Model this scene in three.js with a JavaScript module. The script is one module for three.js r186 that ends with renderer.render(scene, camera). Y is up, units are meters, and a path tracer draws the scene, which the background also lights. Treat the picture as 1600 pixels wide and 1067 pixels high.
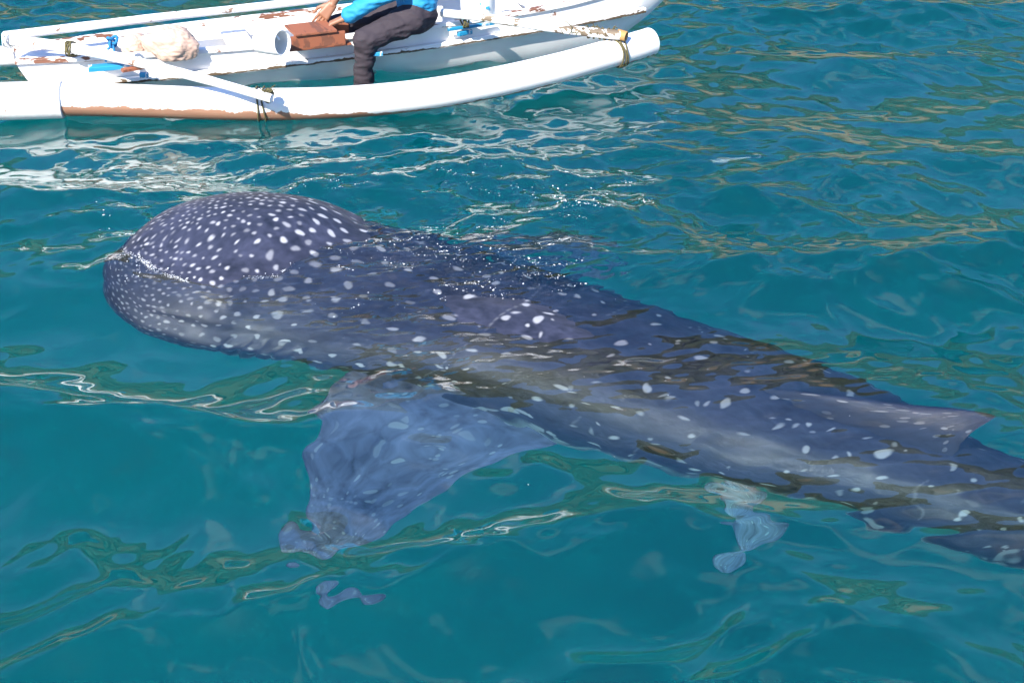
import * as THREE from 'three';
import { mergeGeometries } from 'three/addons/utils/BufferGeometryUtils.js';
import { ImprovedNoise } from 'three/addons/math/ImprovedNoise.js';

// ---------------------------------------------------------------- camera, sky, sun, exposure
const scene = new THREE.Scene();
const CAM_H = 3.0, PITCH = 27 * Math.PI / 180, FOCAL = 2410;
const camera = new THREE.PerspectiveCamera(2 * Math.atan(533.5 / FOCAL) * 180 / Math.PI, 1600 / 1067, 0.1, 3000);
camera.position.set(0, CAM_H, 0);
camera.rotation.x = -PITCH;
scene.add(camera);

const renderer = new THREE.WebGLRenderer({ antialias: true });
renderer.toneMapping = THREE.LinearToneMapping;
renderer.toneMappingExposure = 2.3;
renderer.shadowMap.enabled = true;

const noise = new ImprovedNoise();
const N3 = (x, y, z) => noise.noise(x, y, z);
function fbm(x, y, z, o = 4) { let a = 0.5, f = 1, s = 0; for (let i = 0; i < o; i++) { s += a * N3(x * f + i * 7.3, y * f + i * 3.1, z * f); a *= 0.5; f *= 2.03; } return s; }
let seed = 12345;
const rnd = () => { seed = (seed * 1664525 + 1013904223) >>> 0; return seed / 4294967296; };
const rr = (a, b) => a + (b - a) * rnd();
const clamp = (x, a = 0, b = 1) => Math.min(b, Math.max(a, x));
const sm = (a, b, x) => { const t = clamp((x - a) / (b - a)); return t * t * (3 - 2 * t); };
const lerp = (a, b, t) => a + (b - a) * t;

const SUN = new THREE.Vector3(-0.34, 0.64, 0.69).normalize();
{
  const W = 1024, H = 512, d = new Float32Array(W * H * 4);
  for (let j = 0; j < H; j++) for (let i = 0; i < W; i++) {
    const el = ((j + 0.5) / H - 0.5) * Math.PI, az = ((i + 0.5) / W - 0.5) * 2 * Math.PI;
    const x = Math.cos(el) * Math.cos(az), y = Math.sin(el), z = Math.cos(el) * Math.sin(az);
    const e = Math.max(0, y);
    const t = Math.pow(1 - e, 3.2);
    let r = lerp(0.035, 0.27, t), g = lerp(0.145, 0.40, t), b = lerp(0.44, 0.61, t);
    const c = x * SUN.x + y * SUN.y + z * SUN.z;
    const gl = 0.7 * Math.pow(Math.max(0, c), 40) + 0.16 * Math.pow(Math.max(0, c), 6);
    r += gl; g += gl * 0.97; b += gl * 0.9;
    if (y > 0.01) {
      const q = 1.4 / (y + 0.28);
      const n = fbm(x * q * 1.6 + 3.1, z * q * 1.6 - 1.7, 4.4, 5);
      const k = sm(0.16, 0.46, n) * 0.22 * sm(0.01, 0.12, y);
      r = lerp(r, 1.0, k); g = lerp(g, 0.99, k); b = lerp(b, 0.99, k);
    }
    const o = (j * W + i) * 4;
    d[o] = r; d[o + 1] = g; d[o + 2] = b; d[o + 3] = 1;
  }
  const t = new THREE.DataTexture(d, W, H, THREE.RGBAFormat, THREE.FloatType);
  t.mapping = THREE.EquirectangularReflectionMapping; t.magFilter = THREE.LinearFilter; t.needsUpdate = true;
  scene.background = t; scene.environment = t;
}
const sun = new THREE.DirectionalLight(new THREE.Color(1.0, 0.95, 0.87), 5.0);
sun.position.copy(SUN).multiplyScalar(60); sun.castShadow = true;
sun.shadow.camera.left = sun.shadow.camera.bottom = -14; sun.shadow.camera.right = sun.shadow.camera.top = 14; sun.shadow.camera.far = 120;
sun.shadow.mapSize.set(2048, 2048);
scene.add(sun);

// ---------------------------------------------------------------- helpers
// A pixel of the 1600 x 1067 photograph to the point where its ray meets the level Y.
function px(x, y, Y = 0) {
  const a = (x - 800) / FOCAL, b = -(y - 533.5) / FOCAL;
  const dy = -Math.sin(PITCH) + b * Math.cos(PITCH), dz = -Math.cos(PITCH) - b * Math.sin(PITCH);
  const t = (Y - CAM_H) / dy;
  return new THREE.Vector3(a * t, Y, dz * t);
}
const lin = (r, g, b) => new THREE.Color().setRGB(r, g, b);
const std = (c, roughness = 0.8, extra = {}) => new THREE.MeshStandardMaterial({ color: c, roughness, ...extra });
const taken = {};
function numbered(n) { if (!(n in taken)) { taken[n] = 0; return n; } taken[n]++; return n + '_' + String(taken[n]).padStart(3, '0'); }
function tag(o, label, category, group) { o.userData.label = label; o.userData.category = category; if (group) o.userData.group = group; return o; }
function mesh(name, geo, mat, parent) { const m = new THREE.Mesh(geo, mat); m.name = parent ? name : numbered(name); m.castShadow = m.receiveShadow = true; (parent || scene).add(m); return m; }
function group(name) { const g = new THREE.Group(); g.name = numbered(name); scene.add(g); return g; }
// piecewise smooth (Catmull-Rom style, monotone enough) table
function table(xs, ys) {
  const n = xs.length, m = [];
  for (let i = 0; i < n; i++) {
    if (i === 0) m.push((ys[1] - ys[0]) / (xs[1] - xs[0]));
    else if (i === n - 1) m.push((ys[n - 1] - ys[n - 2]) / (xs[n - 1] - xs[n - 2]));
    else {
      const a = (ys[i] - ys[i - 1]) / (xs[i] - xs[i - 1]), b = (ys[i + 1] - ys[i]) / (xs[i + 1] - xs[i]);
      m.push(a * b <= 0 ? 0 : 2 * a * b / (a + b));
    }
  }
  return (x) => {
    if (x <= xs[0]) return ys[0]; if (x >= xs[n - 1]) return ys[n - 1];
    let i = 0; while (x > xs[i + 1]) i++;
    const h = xs[i + 1] - xs[i], t = (x - xs[i]) / h, t2 = t * t, t3 = t2 * t;
    return (2 * t3 - 3 * t2 + 1) * ys[i] + (t3 - 2 * t2 + t) * h * m[i] + (-2 * t3 + 3 * t2) * ys[i + 1] + (t3 - t2) * h * m[i + 1];
  };
}
function gridGeo(nu, nv, fn, closedV = false) { // fn(i, j) -> [x, y, z, u, v]
  const pos = new Float32Array((nu + 1) * (nv + 1) * 3), uv = new Float32Array((nu + 1) * (nv + 1) * 2), idx = [];
  for (let i = 0; i <= nu; i++) for (let j = 0; j <= nv; j++) {
    const p = fn(i, j), k = i * (nv + 1) + j;
    pos[k * 3] = p[0]; pos[k * 3 + 1] = p[1]; pos[k * 3 + 2] = p[2]; uv[k * 2] = p[3] ?? i / nu; uv[k * 2 + 1] = p[4] ?? j / nv;
  }
  for (let i = 0; i < nu; i++) for (let j = 0; j < nv; j++) { const a = i * (nv + 1) + j, b = a + 1, c = a + nv + 1, e = c + 1; idx.push(a, c, b, b, c, e); }
  const g = new THREE.BufferGeometry();
  g.setAttribute('position', new THREE.BufferAttribute(pos, 3)); g.setAttribute('uv', new THREE.BufferAttribute(uv, 2)); g.setIndex(idx);
  g.computeVertexNormals();
  if (closedV) { // weld the normals of the seam
    const nn = g.attributes.normal;
    for (let i = 0; i <= nu; i++) {
      const a = i * (nv + 1), b = a + nv; const v = new THREE.Vector3(nn.getX(a) + nn.getX(b), nn.getY(a) + nn.getY(b), nn.getZ(a) + nn.getZ(b)).normalize();
      nn.setXYZ(a, v.x, v.y, v.z); nn.setXYZ(b, v.x, v.y, v.z);
    }
  }
  return g;
}

// ---------------------------------------------------------------- the shark's centre line and sections (needed by the water too)
const SHARK_L = 5.5;
const ax = table([0, 0.73, 1.4, 2.1, 3.3, 4.25, 5.5], [-1.92, -1.22, -0.56, 0.13, 1.16, 1.95, 3.00]);
const az = table([0, 0.73, 1.4, 2.1, 3.3, 4.25, 5.5], [-6.98, -6.80, -6.52, -6.12, -5.40, -4.84, -4.15]);
const ay = table([0, 0.35, 0.73, 1.05, 1.4, 2.1, 3.3, 4.25, 5.5], [-0.06, -0.11, -0.165, -0.225, -0.285, -0.375, -0.44, -0.48, -0.50]);
const halfW = table([0, 0.03, 0.1, 0.25, 0.45, 0.75, 1.2, 2, 2.6, 3.3, 4.2, 4.9, 5.5], [0.0, 0.20, 0.38, 0.54, 0.64, 0.68, 0.66, 0.64, 0.62, 0.52, 0.30, 0.15, 0.06]);
const hUp = table([0, 0.03, 0.1, 0.25, 0.45, 0.75, 1.0, 1.25, 1.6, 2, 2.6, 3.3, 4.2, 4.9, 5.5], [0, 0.07, 0.12, 0.165, 0.21, 0.255, 0.21, 0.23, 0.29, 0.35, 0.34, 0.30, 0.21, 0.12, 0.08]);
const hDn = table([0, 0.03, 0.1, 0.25, 0.45, 0.75, 1.2, 2, 2.6, 3.3, 4.2, 4.9, 5.5], [0, 0.08, 0.15, 0.20, 0.25, 0.30, 0.36, 0.42, 0.40, 0.32, 0.20, 0.10, 0.06]);

let sharkSurf; // (place along, angle round) -> point of the skin
// ---------------------------------------------------------------- sea
const waves = [];
{
  seed = 4321;
  const bands = [[2.6, 0.020, 3, 0.5], [1.5, 0.021, 4, 0.7], [0.95, 0.0165, 6, 0.75], [0.60, 0.0100, 8, 0.85], [0.36, 0.0040, 9, 1.0], [0.21, 0.0019, 10, 1.3], [0.12, 0.0008, 12, 1.6]];
  bands.forEach(([L, A, n, spread], b) => {
    for (let i = 0; i < n; i++) {
      const l = L * rr(0.78, 1.28), th = Math.PI / 2 + 0.18 + rr(-spread, spread), k = 2 * Math.PI / l;
      waves.push({ kx: Math.cos(th) * k, kz: Math.sin(th) * k, a: A * rr(0.6, 1.3) / Math.sqrt(n) * 1.6, p: rr(0, 6.283), l, b, dx: Math.cos(th), dz: Math.sin(th) });
    }
  });
}
function near_shark(x, z) { // rough distance to the centre line and the place along it
  let best = 9, bs = 0;
  for (let s = 0; s <= SHARK_L; s += 0.25) { const d = Math.hypot(x - ax(s), z - az(s)); if (d < best) { best = d; bs = s; } }
  return [best, bs];
}
const sharkField = (() => { // cached on a coarse grid
  const x0 = -4, z0 = -9, n = 90, st = 0.09, f = new Float32Array(n * n * 2);
  for (let i = 0; i < n; i++) for (let j = 0; j < n; j++) { const [d, s] = near_shark(x0 + i * st, z0 + j * st); f[(i * n + j) * 2] = d; f[(i * n + j) * 2 + 1] = s; }
  return (x, z) => {
    const u = clamp((x - x0) / st, 0, n - 1.001), v = clamp((z - z0) / st, 0, n - 1.001), i = u | 0, j = v | 0, a = u - i, b = v - j;
    const g = (p, q, c) => f[(p * n + q) * 2 + c];
    const m = (c) => (g(i, j, c) * (1 - a) + g(i + 1, j, c) * a) * (1 - b) + (g(i, j + 1, c) * (1 - a) + g(i + 1, j + 1, c) * a) * b;
    return [m(0), m(1)];
  };
})();
function seaPoint(x, z, cell) {
  const wx = x + 0.22 * N3(x * 0.55, z * 0.55, 1.5) + 0.05 * N3(x * 2.1, z * 2.1, 8.5), wz = z + 0.22 * N3(x * 0.55, z * 0.55, 5.5) + 0.05 * N3(x * 2.1, z * 2.1, 3.5);
  const gust = 0.55 + 0.9 * sm(-0.35, 0.45, N3(x * 0.33, z * 0.42, 11.1));
  const far = sm(-6.5, -10, z);
  let y = 0, ox = 0, oz = 0;
  const lee = sm(-7.4, -8.3, z) * sm(2.2, 1.0, x); // the boat breaks the longer waves
  const [sd, ss] = sharkField(x, z);
  const swell = sm(-5.3, -4.6, z) * Math.max(sm(-0.5, 0.3, x), sm(-1.1, -1.5, x)) + 0.3 * sm(2, 3, x);
  const rip = sm(-0.25, 0.35, N3(x * 0.8 + 4, z * 1.1, 6.6));
  const open = sm(0.9, 1.5, sd) * sm(-8, -6.5, z);
  const calm = 1 - 0.55 * sm(0.9, 0.35, sd);
  for (const w of waves) {
    if (w.l < cell * 5) continue;
    let a = w.b < 4 ? w.a * calm : w.a;
    if (w.b >= 3) a *= gust;
    if (w.b < 3) a *= 1 - 0.55 * lee;
    if (w.b > 0 && w.b < 5) a *= 1 + (0.45 + 0.55 * swell) * open;
    if (w.b >= 4) a *= 1 + 0.3 * far;
    if (w.b >= 5) a *= 1 + 0.9 * open * rip;
    const ph = w.kx * wx + w.kz * wz + w.p, s = Math.sin(ph), c = Math.cos(ph);
    y += a * s; const q = (w.b < 4 ? 1.05 : 0.8) * a; ox += q * w.dx * c; oz += q * w.dz * c;
  }
  // water broken by the head and running off the back
  const wash = sm(1.0, 0.35, sd) * sm(0.2, 0.9, ss) * sm(2.6, 1.6, ss);
  if (wash > 0 && cell < 0.05) y += wash * (0.020 * fbm(x * 5, z * 7, 2.2, 4) + 0.010 * Math.abs(N3(x * 9 + z * 4, z * 19, 7.7)) + 0.004 * fbm(x * 17 + z * 9, z * 34, 5.1, 2));
  const over = sm(0.85, 0.4, sd) * sm(1.2, 2.0, ss);
  if (over > 0 && cell < 0.05) y += over * (0.010 * fbm(x * 4 + z * 2, z * 7, 4.2, 2) + 0.0025 * N3(x * 11 + z * 6, z * 17, 1.7));
  const behind = sm(1.9, 0.9, Math.hypot((x + 0.2) / 1.5, (z + 7.6)));
  if (behind > 0 && cell < 0.05) y += behind * (0.016 * fbm(x * 4.5, z * 6, 9.2, 4) + 0.004 * fbm(x * 15, z * 24, 1.2, 2));
  return [x + ox, y, z + oz];
}
const waterMat = new THREE.MeshPhysicalMaterial({ color: 0xffffff, roughness: 0.0, transmission: 1, thickness: 1, ior: 1.58, attenuationColor: lin(0.46, 0.905, 0.921), attenuationDistance: 1.6 });
{
  const axis = (lo, hi, st, end) => { // fine between lo and hi, growing outwards to -end / +end
    const mid = []; const n = Math.round((hi - lo) / st); for (let i = 0; i <= n; i++) mid.push(lo + (hi - lo) * i / n);
    const up = []; let p = hi, q = st; while (p < end) { q *= 1.22; p += q; up.push(p); }
    const dn = []; p = lo; q = st; while (p > -end) { q *= 1.22; p -= q; dn.unshift(p); }
    return [...dn, ...mid, ...up];
  };
  const X = axis(-5.2, 5.2, 0.0145, 420), Z = axis(-12.6, -2.9, 0.0125, 420), nx = X.length, nz = Z.length;
  const P = new Float32Array((nx * nz + 4) * 3);
  for (let i = 0; i < nx; i++) for (let j = 0; j < nz; j++) {
    const cell = Math.max(i ? X[i] - X[i - 1] : 50, j ? Z[j] - Z[j - 1] : 50, i < nx - 1 ? X[i + 1] - X[i] : 50, j < nz - 1 ? Z[j + 1] - Z[j] : 50);
    const p = seaPoint(X[i], Z[j], cell), k = (i * nz + j) * 3;
    P[k] = p[0]; P[k + 1] = p[1]; P[k + 2] = p[2];
  }
  const idx = [];
  for (let i = 0; i < nx - 1; i++) for (let j = 0; j < nz - 1; j++) { const a = i * nz + j, b = a + 1, c = a + nz, d = c + 1; idx.push(a, b, c, b, d, c); }
  const gtop = new THREE.BufferGeometry();
  gtop.setAttribute('position', new THREE.BufferAttribute(P.slice(0, nx * nz * 3), 3)); gtop.setIndex(idx); gtop.computeVertexNormals();
  // skirt and bottom close the body of water
  const DEEP = -30, ring = [];
  for (let i = 0; i < nx; i++) ring.push(i * nz); for (let j = 1; j < nz; j++) ring.push((nx - 1) * nz + j);
  for (let i = nx - 2; i >= 0; i--) ring.push(i * nz + nz - 1); for (let j = nz - 2; j > 0; j--) ring.push(j);
  const sp = [], si = [], n = ring.length;
  for (const k of ring) { sp.push(P[k * 3], P[k * 3 + 1], P[k * 3 + 2], P[k * 3], DEEP, P[k * 3 + 2]); }
  for (let i = 0; i < n; i++) { const a = 2 * i, b = 2 * ((i + 1) % n); si.push(a, b, a + 1, b, b + 1, a + 1); }
  sp.push(0, DEEP, 0); for (let i = 0; i < n; i++) si.push(2 * n, 2 * i + 1, 2 * ((i + 1) % n) + 1);
  const gs = new THREE.BufferGeometry(); gs.setAttribute('position', new THREE.Float32BufferAttribute(sp, 3)); gs.setIndex(si); gs.computeVertexNormals();
  const sea = mesh('sea_water', mergeGeometries([gtop, gs]), waterMat);
  sea.userData.kind = 'structure'; sea.userData.label = 'clear teal rippled sea water around the boat and the shark';
}
{
  const g = new THREE.PlaneGeometry(800, 800, 80, 80); g.rotateX(-Math.PI / 2);
  const p = g.attributes.position; for (let i = 0; i < p.count; i++) p.setY(i, -7 + 0.5 * fbm(p.getX(i) * 0.05, p.getZ(i) * 0.05, 1));
  g.computeVertexNormals();
  const bed = mesh('seabed', g, std(lin(0.46, 0.44, 0.36), 0.95)); bed.userData.kind = 'structure'; bed.userData.label = 'pale sandy seabed far below the surface';
}

// ---------------------------------------------------------------- hillside across the bay (outside the frame; the waves mirror it)
{
  const g = gridGeo(160, 40, (i, j) => {
    const x = -520 + i * 6.5, t = j / 40, z = -150 - t * 200;
    const ridge = 118 + 26 * fbm(x * 0.011, 0.4, 2, 4) * 2;
    const y = -3 + ridge * Math.pow(t, 0.6) * 1.15 + 7 * fbm(x * 0.03, z * 0.03, 4, 4);
    return [x, j === 0 ? -8 : y, z, x * 0.02, z * 0.02];
  });
  const n = g.attributes.position.count, col = new Float32Array(n * 3);
  for (let i = 0; i < n; i++) {
    const x = g.attributes.position.getX(i), y = g.attributes.position.getY(i), z = g.attributes.position.getZ(i);
    const k = sm(-0.25, 0.3, fbm(x * 0.02, y * 0.05, z * 0.02, 4)), rock = sm(34, 8, y + 30 * fbm(x * 0.025, 2, z * 0.02, 3));
    let c = [lerp(0.03, 0.075, k), lerp(0.045, 0.075, k), lerp(0.012, 0.03, k)];
    c = [lerp(c[0], 0.19, rock), lerp(c[1], 0.135, rock), lerp(c[2], 0.075, rock)];
    col.set(c, i * 3);
  }
  g.setAttribute('color', new THREE.BufferAttribute(col, 3));
  const hill = mesh('hillside', g, new THREE.MeshStandardMaterial({ vertexColors: true, roughness: 1 })); hill.userData.kind = 'structure'; hill.userData.label = 'wooded hillside with bare earth above the far shore';
  seed = 99;
  const leaf = new THREE.IcosahedronGeometry(1, 1), lp = leaf.attributes.position;
  for (let i = 0; i < lp.count; i++) { const v = new THREE.Vector3().fromBufferAttribute(lp, i), s = 1 + 0.35 * N3(v.x * 2.1, v.y * 2.1, v.z * 2.1); lp.setXYZ(i, v.x * s, v.y * s * 0.8, v.z * s); }
  leaf.computeVertexNormals();
  const P = g.attributes.position, M = new THREE.Matrix4(), inst = [];
  for (let k = 0; k < 5200; k++) {
    const i = Math.floor(rnd() * 160), j = 2 + Math.floor(rnd() * 37), q = i * 41 + j, x = P.getX(q) + rr(-3, 3), y = P.getY(q), z = P.getZ(q) + rr(-3, 3);
    if (y < 16 + 26 * fbm(x * 0.02, 3, z * 0.02, 3) || N3(x * 0.03, y * 0.05, z * 0.03) > 0.35) continue;
    const s = rr(2.2, 5.2); inst.push([x, y + s * 0.4, z, s]);
  }
  const im = new THREE.InstancedMesh(leaf, std(lin(1, 1, 1), 1), inst.length);
  inst.forEach(([x, y, z, s], k) => { M.makeRotationY(k).scale(new THREE.Vector3(s, s, s)).setPosition(x, y, z); im.setMatrixAt(k, M); const t = rnd(); im.setColorAt(k, lin(lerp(0.022, 0.07, t), lerp(0.04, 0.075, t), lerp(0.01, 0.025, t))); });
  im.name = 'hillside_forest'; im.userData.kind = 'stuff'; im.userData.label = 'distant olive green trees covering the far hillside'; im.castShadow = im.receiveShadow = true; scene.add(im);
}
// ---------------------------------------------------------------- whale shark
{
  // skin atlas: lower half the body (u along, v round from the belly over the near side, back, far side), upper half the fins
  const W = 2048, H = 2048, HB = 1024, alb = new Float32Array(W * H);          // alb: amount of white marking
  const tone = new Float32Array(W * H), belly = new Float32Array(W * H);
  const girth = (s) => Math.PI * (halfW(s) * 1.05 + (hUp(s) + hDn(s)) / 2) * 1.02;
  seed = 4242;
  const mPerU = SHARK_L / W;
  function spot(s, v, r, el = 1, ang = 0, amt = 1) { // s metres along, v 0..1 round, r metres
    const g = Math.max(0.12, girth(s)), cu = s / mPerU, cv = v * HB, ru = r / mPerU, rv = r / (g / HB), R = Math.max(el, 1);
    const ca = Math.cos(ang), sa = Math.sin(ang), wob = rnd() * 10;
    for (let j = Math.floor(cv - rv * R - 2); j <= cv + rv * R + 2; j++) for (let i = Math.floor(cu - ru * R - 2); i <= cu + ru * R + 2; i++) {
      if (i < 0 || i >= W || j < 0 || j >= HB) continue;
      const dx = (i - cu) * mPerU, dy = (j - cv) * g / HB, a = (dx * ca + dy * sa) / el, b = -dx * sa + dy * ca;
      const th = Math.atan2(b, a), rad = r * (1 + 0.14 * Math.sin(2 * th + wob) + 0.07 * Math.sin(3 * th + wob * 2.3)), d = Math.hypot(a, b);
      const k = amt * sm(rad + 0.005, rad - 0.006, d);
      if (k > alb[j * W + i]) alb[j * W + i] = k;
    }
  }
  // head and shoulders: dense spots that grow and thin out backwards
  const placed = [];
  const fits = (s, v, d) => { for (const p of placed) { const g = girth((s + p[0]) / 2); if (Math.hypot(s - p[0], (v - p[1]) * g) < Math.max(d, p[2])) return false; } placed.push([s, v, d]); return true; };
  for (let k = 0; k < 16000; k++) {
    const s = Math.pow(rnd(), 0.8) * 2.0, v = rr(0.14, 0.86), mid = Math.abs(v - 0.5) * 2;
    const d = lerp(0.030, 0.135, sm(0.1, 1.9, s)) * (1 - 0.28 * sm(0.6, 0.1, mid) * sm(1.2, 0.7, s));
    if (!fits(s, v, d)) continue;
    spot(s, v, Math.min(0.0155, d * rr(0.13, 0.30)), rr(1.0, 1.6), rr(-0.7, 0.7), rr(0.3, 1));
  }
  // body: transverse rows of spots with pale bars between them
  for (let s = 1.75; s < 5.3; s += 0.165) {
    const g = girth(s), row = Math.round((s - 1.75) / 0.165);
    const n = Math.max(4, Math.round(g * 0.74 / 0.17));
    for (let q = 0; q < n; q++) {
      const v = 0.14 + 0.72 * (q + 0.5 + rr(-0.3, 0.3)) / n, t = s + rr(-0.05, 0.05);
      if (rnd() < 0.1) continue;
      if (row % 2 === 0) spot(t, v, rr(0.010, 0.019), rr(1, 2.0), rr(0, 3), rr(0.75, 1));
      else if (rnd() < 0.7) spot(t, v, rr(0.005, 0.011), rr(1.0, 2.8), rr(0, 3), rr(0.5, 0.9));
    }
    if (row % 2 === 1) for (let q = 0; q < 60; q++) { const v = 0.15 + 0.7 * q / 60; if (N3(row * 3.3, v * 9, 0.5) > 0.12) spot(s + 0.05 * N3(v * 11, row, 2), v, 0.007, 2.0, 1.57 + 0.5 * N3(v * 20, row, 5), 0.16); }
  }
  // larger marks low on the flank
  for (let k = 0; k < 80; k++) { const s = rr(1.5, 5.0); spot(s, rnd() < 0.5 ? rr(0.15, 0.27) : rr(0.73, 0.85), rr(0.007, 0.022), rr(1, 2.8), rr(0.8, 2.3), rr(0.5, 0.95)); }
  for (let k = 0; k < 26; k++) { const a = k / 26 * 6.283; if (rnd() < 0.8) spot(2.5 + 0.075 * Math.cos(a) + rr(-0.012, 0.012), 0.232 + 0.022 * Math.sin(a), rr(0.010, 0.022), rr(1, 1.8), a, rr(0.7, 1)); }
  for (let k = 0; k < 90; k++) spot(rr(1.9, 5), rr(0.24, 0.76), rr(0.005, 0.011), rr(1, 2.5), rr(0, 3), rr(0.4, 0.9));
  for (const [s, v] of [[2.62, 0.215], [2.72, 0.20], [2.2, 0.24], [2.32, 0.27], [2.9, 0.23]]) { spot(s, v, 0.03, 1.5, 1.2, 0.8); spot(s + 0.05, v + 0.012, 0.02, 1.8, 0.4, 0.7); }
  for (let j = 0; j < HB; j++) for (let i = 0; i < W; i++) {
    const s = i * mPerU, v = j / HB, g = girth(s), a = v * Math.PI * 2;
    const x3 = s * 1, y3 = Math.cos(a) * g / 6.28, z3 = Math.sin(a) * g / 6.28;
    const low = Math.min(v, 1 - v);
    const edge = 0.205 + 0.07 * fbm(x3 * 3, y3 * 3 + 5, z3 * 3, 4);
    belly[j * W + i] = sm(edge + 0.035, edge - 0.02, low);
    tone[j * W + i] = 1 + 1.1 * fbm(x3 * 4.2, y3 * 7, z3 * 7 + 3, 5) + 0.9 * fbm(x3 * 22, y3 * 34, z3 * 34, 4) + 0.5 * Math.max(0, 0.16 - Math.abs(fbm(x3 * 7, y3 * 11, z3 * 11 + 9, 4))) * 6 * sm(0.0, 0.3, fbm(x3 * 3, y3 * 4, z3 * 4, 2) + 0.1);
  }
  // fins: dark above with a broken pattern of small pale marks, spanwise u, chordwise v in the upper half
  for (let j = HB; j < H; j++) for (let i = 0; i < W; i++) {
    const u = i / W, v = (j - HB) / HB;
    tone[j * W + i] = (u < 0.5 ? 4.0 : 0.8) * (1 + 0.9 * fbm(u * 16, v * 9, 2, 5) + 0.9 * fbm(u * 60, v * 30, 5, 4));
  }
  function finSpot(cu, cv, ru, rv, fa) { for (let j = Math.floor(cv - rv - 1); j <= cv + rv + 1; j++) for (let i = Math.floor(cu - ru - 1); i <= cu + ru + 1; i++) { if (i < 0 || i >= W || j < HB || j >= H) continue; const k = sm(1.25, 0.8, Math.hypot((i - cu) / ru, (j - cv) / rv)) * fa; if (k > alb[j * W + i]) alb[j * W + i] = k; } }
  for (let k = 0; k < 420; k++) finSpot(rr(0, W), rr(HB + 5, H - 5), rr(4, 14), rr(4, 12), rr(0.15, 0.5));
  const data = new Uint8Array(W * H * 4), bump = new Uint8Array(W * H * 4);
  const enc = (x) => { x = clamp(x); return 255 * (x <= 0.0031308 ? 12.92 * x : 1.055 * Math.pow(x, 1 / 2.4) - 0.055); };
  for (let k = 0; k < W * H; k++) {
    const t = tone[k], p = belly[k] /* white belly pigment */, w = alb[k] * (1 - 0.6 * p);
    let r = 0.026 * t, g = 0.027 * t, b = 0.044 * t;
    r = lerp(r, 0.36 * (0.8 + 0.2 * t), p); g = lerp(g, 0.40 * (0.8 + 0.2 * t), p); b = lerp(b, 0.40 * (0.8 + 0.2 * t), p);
    // white spots: w is 1 inside a spot and 0 on the skin between
    r = lerp(r, 0.42, w); g = lerp(g, 0.42, w); b = lerp(b, 0.44, w);
    data[k * 4] = enc(r); data[k * 4 + 1] = enc(g); data[k * 4 + 2] = enc(b); data[k * 4 + 3] = 255;
    const h = clamp(0.5 + 0.25 * (t - 1) + 0.06 * w) * 255; bump[k * 4] = bump[k * 4 + 1] = bump[k * 4 + 2] = h; bump[k * 4 + 3] = 255;
  }
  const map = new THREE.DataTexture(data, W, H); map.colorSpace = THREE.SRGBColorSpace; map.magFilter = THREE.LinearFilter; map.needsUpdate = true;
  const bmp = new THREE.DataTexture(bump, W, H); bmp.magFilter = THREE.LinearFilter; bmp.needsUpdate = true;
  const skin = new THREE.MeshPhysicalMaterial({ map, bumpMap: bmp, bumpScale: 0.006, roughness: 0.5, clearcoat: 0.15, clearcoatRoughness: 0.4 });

  const frame = (s) => {
    const e = 0.02, c = new THREE.Vector3(ax(s), ay(s), az(s));
    const t = new THREE.Vector3(ax(s + e) - ax(s - e), ay(s + e) - ay(s - e), az(s + e) - az(s - e)).normalize();
    if (s < e) t.set(ax(0.1) - ax(0), ay(0.1) - ay(0), az(0.1) - az(0)).normalize();
    const side = new THREE.Vector3(0, 1, 0).cross(t).normalize(); // for a tail-ward tangent (+x) this points to -z (far side)
    const up = t.clone().cross(side).normalize(), ro = 0.19 * sm(1.8, 0.7, s);
    const s2 = side.clone().multiplyScalar(Math.cos(ro)).addScaledVector(up, Math.sin(ro)), u2 = up.clone().multiplyScalar(Math.cos(ro)).addScaledVector(side, -Math.sin(ro)); side.copy(s2); up.copy(u2);
    return { c, t, side, up };
  };
  const NS = 460, NV = 200;
  sharkSurf = (s, a) => {
    const f = frame(Math.max(0.001, s));
    const w = halfW(s), hu = hUp(s), hd = hDn(s);
    let cx = Math.sin(a), cy = -Math.cos(a);
    const headness = sm(1.3, 0.3, s), ex = lerp(1.0, 0.74, headness);
    let X = Math.sign(cx) * Math.pow(Math.abs(cx), ex), Y = Math.sign(cy) * Math.pow(Math.abs(cy), lerp(1.0, 0.86, headness));
    let k = 1;
    // ridges along the flanks and back
    const body1 = sm(0.9, 1.6, s) * sm(5.4, 4.4, s), al = Math.abs(a - Math.PI);
    k += body1 * (0.022 * Math.exp(-Math.pow(al / 0.12, 2)) + 0.010 * Math.exp(-Math.pow((al - 0.55) / 0.12, 2)) + 0.009 * Math.exp(-Math.pow((al - 0.95) / 0.12, 2)) + 0.008 * Math.exp(-Math.pow((al - 1.35) / 0.12, 2)));
    // fold along the side of the head
    const hd1 = sm(0.2, 0.45, s) * sm(1.5, 1.0, s);
    k += hd1 * (0.035 * Math.exp(-Math.pow((al - 1.32) / 0.14, 2)) - 0.026 * Math.exp(-Math.pow((al - 1.05) / 0.10, 2)));
    // gill slits
    if (s > 0.85 && s < 1.5) for (let gk = 0; gk < 5; gk++) { const gs = 0.98 + gk * 0.085; k -= 0.03 * Math.exp(-Math.pow((s - gs - 0.05 * Math.cos(al * 2)) / 0.012, 2)) * sm(1.0, 1.2, al) * sm(2.2, 1.95, al); }
    // mouth line low on the blunt snout
    const near = X * w * k, y = (Y > 0 ? Y * hu : Y * hd) * k;
    const p = f.c.clone().addScaledVector(f.side, -near).addScaledVector(f.up, y);
    return p;
  };
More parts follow.
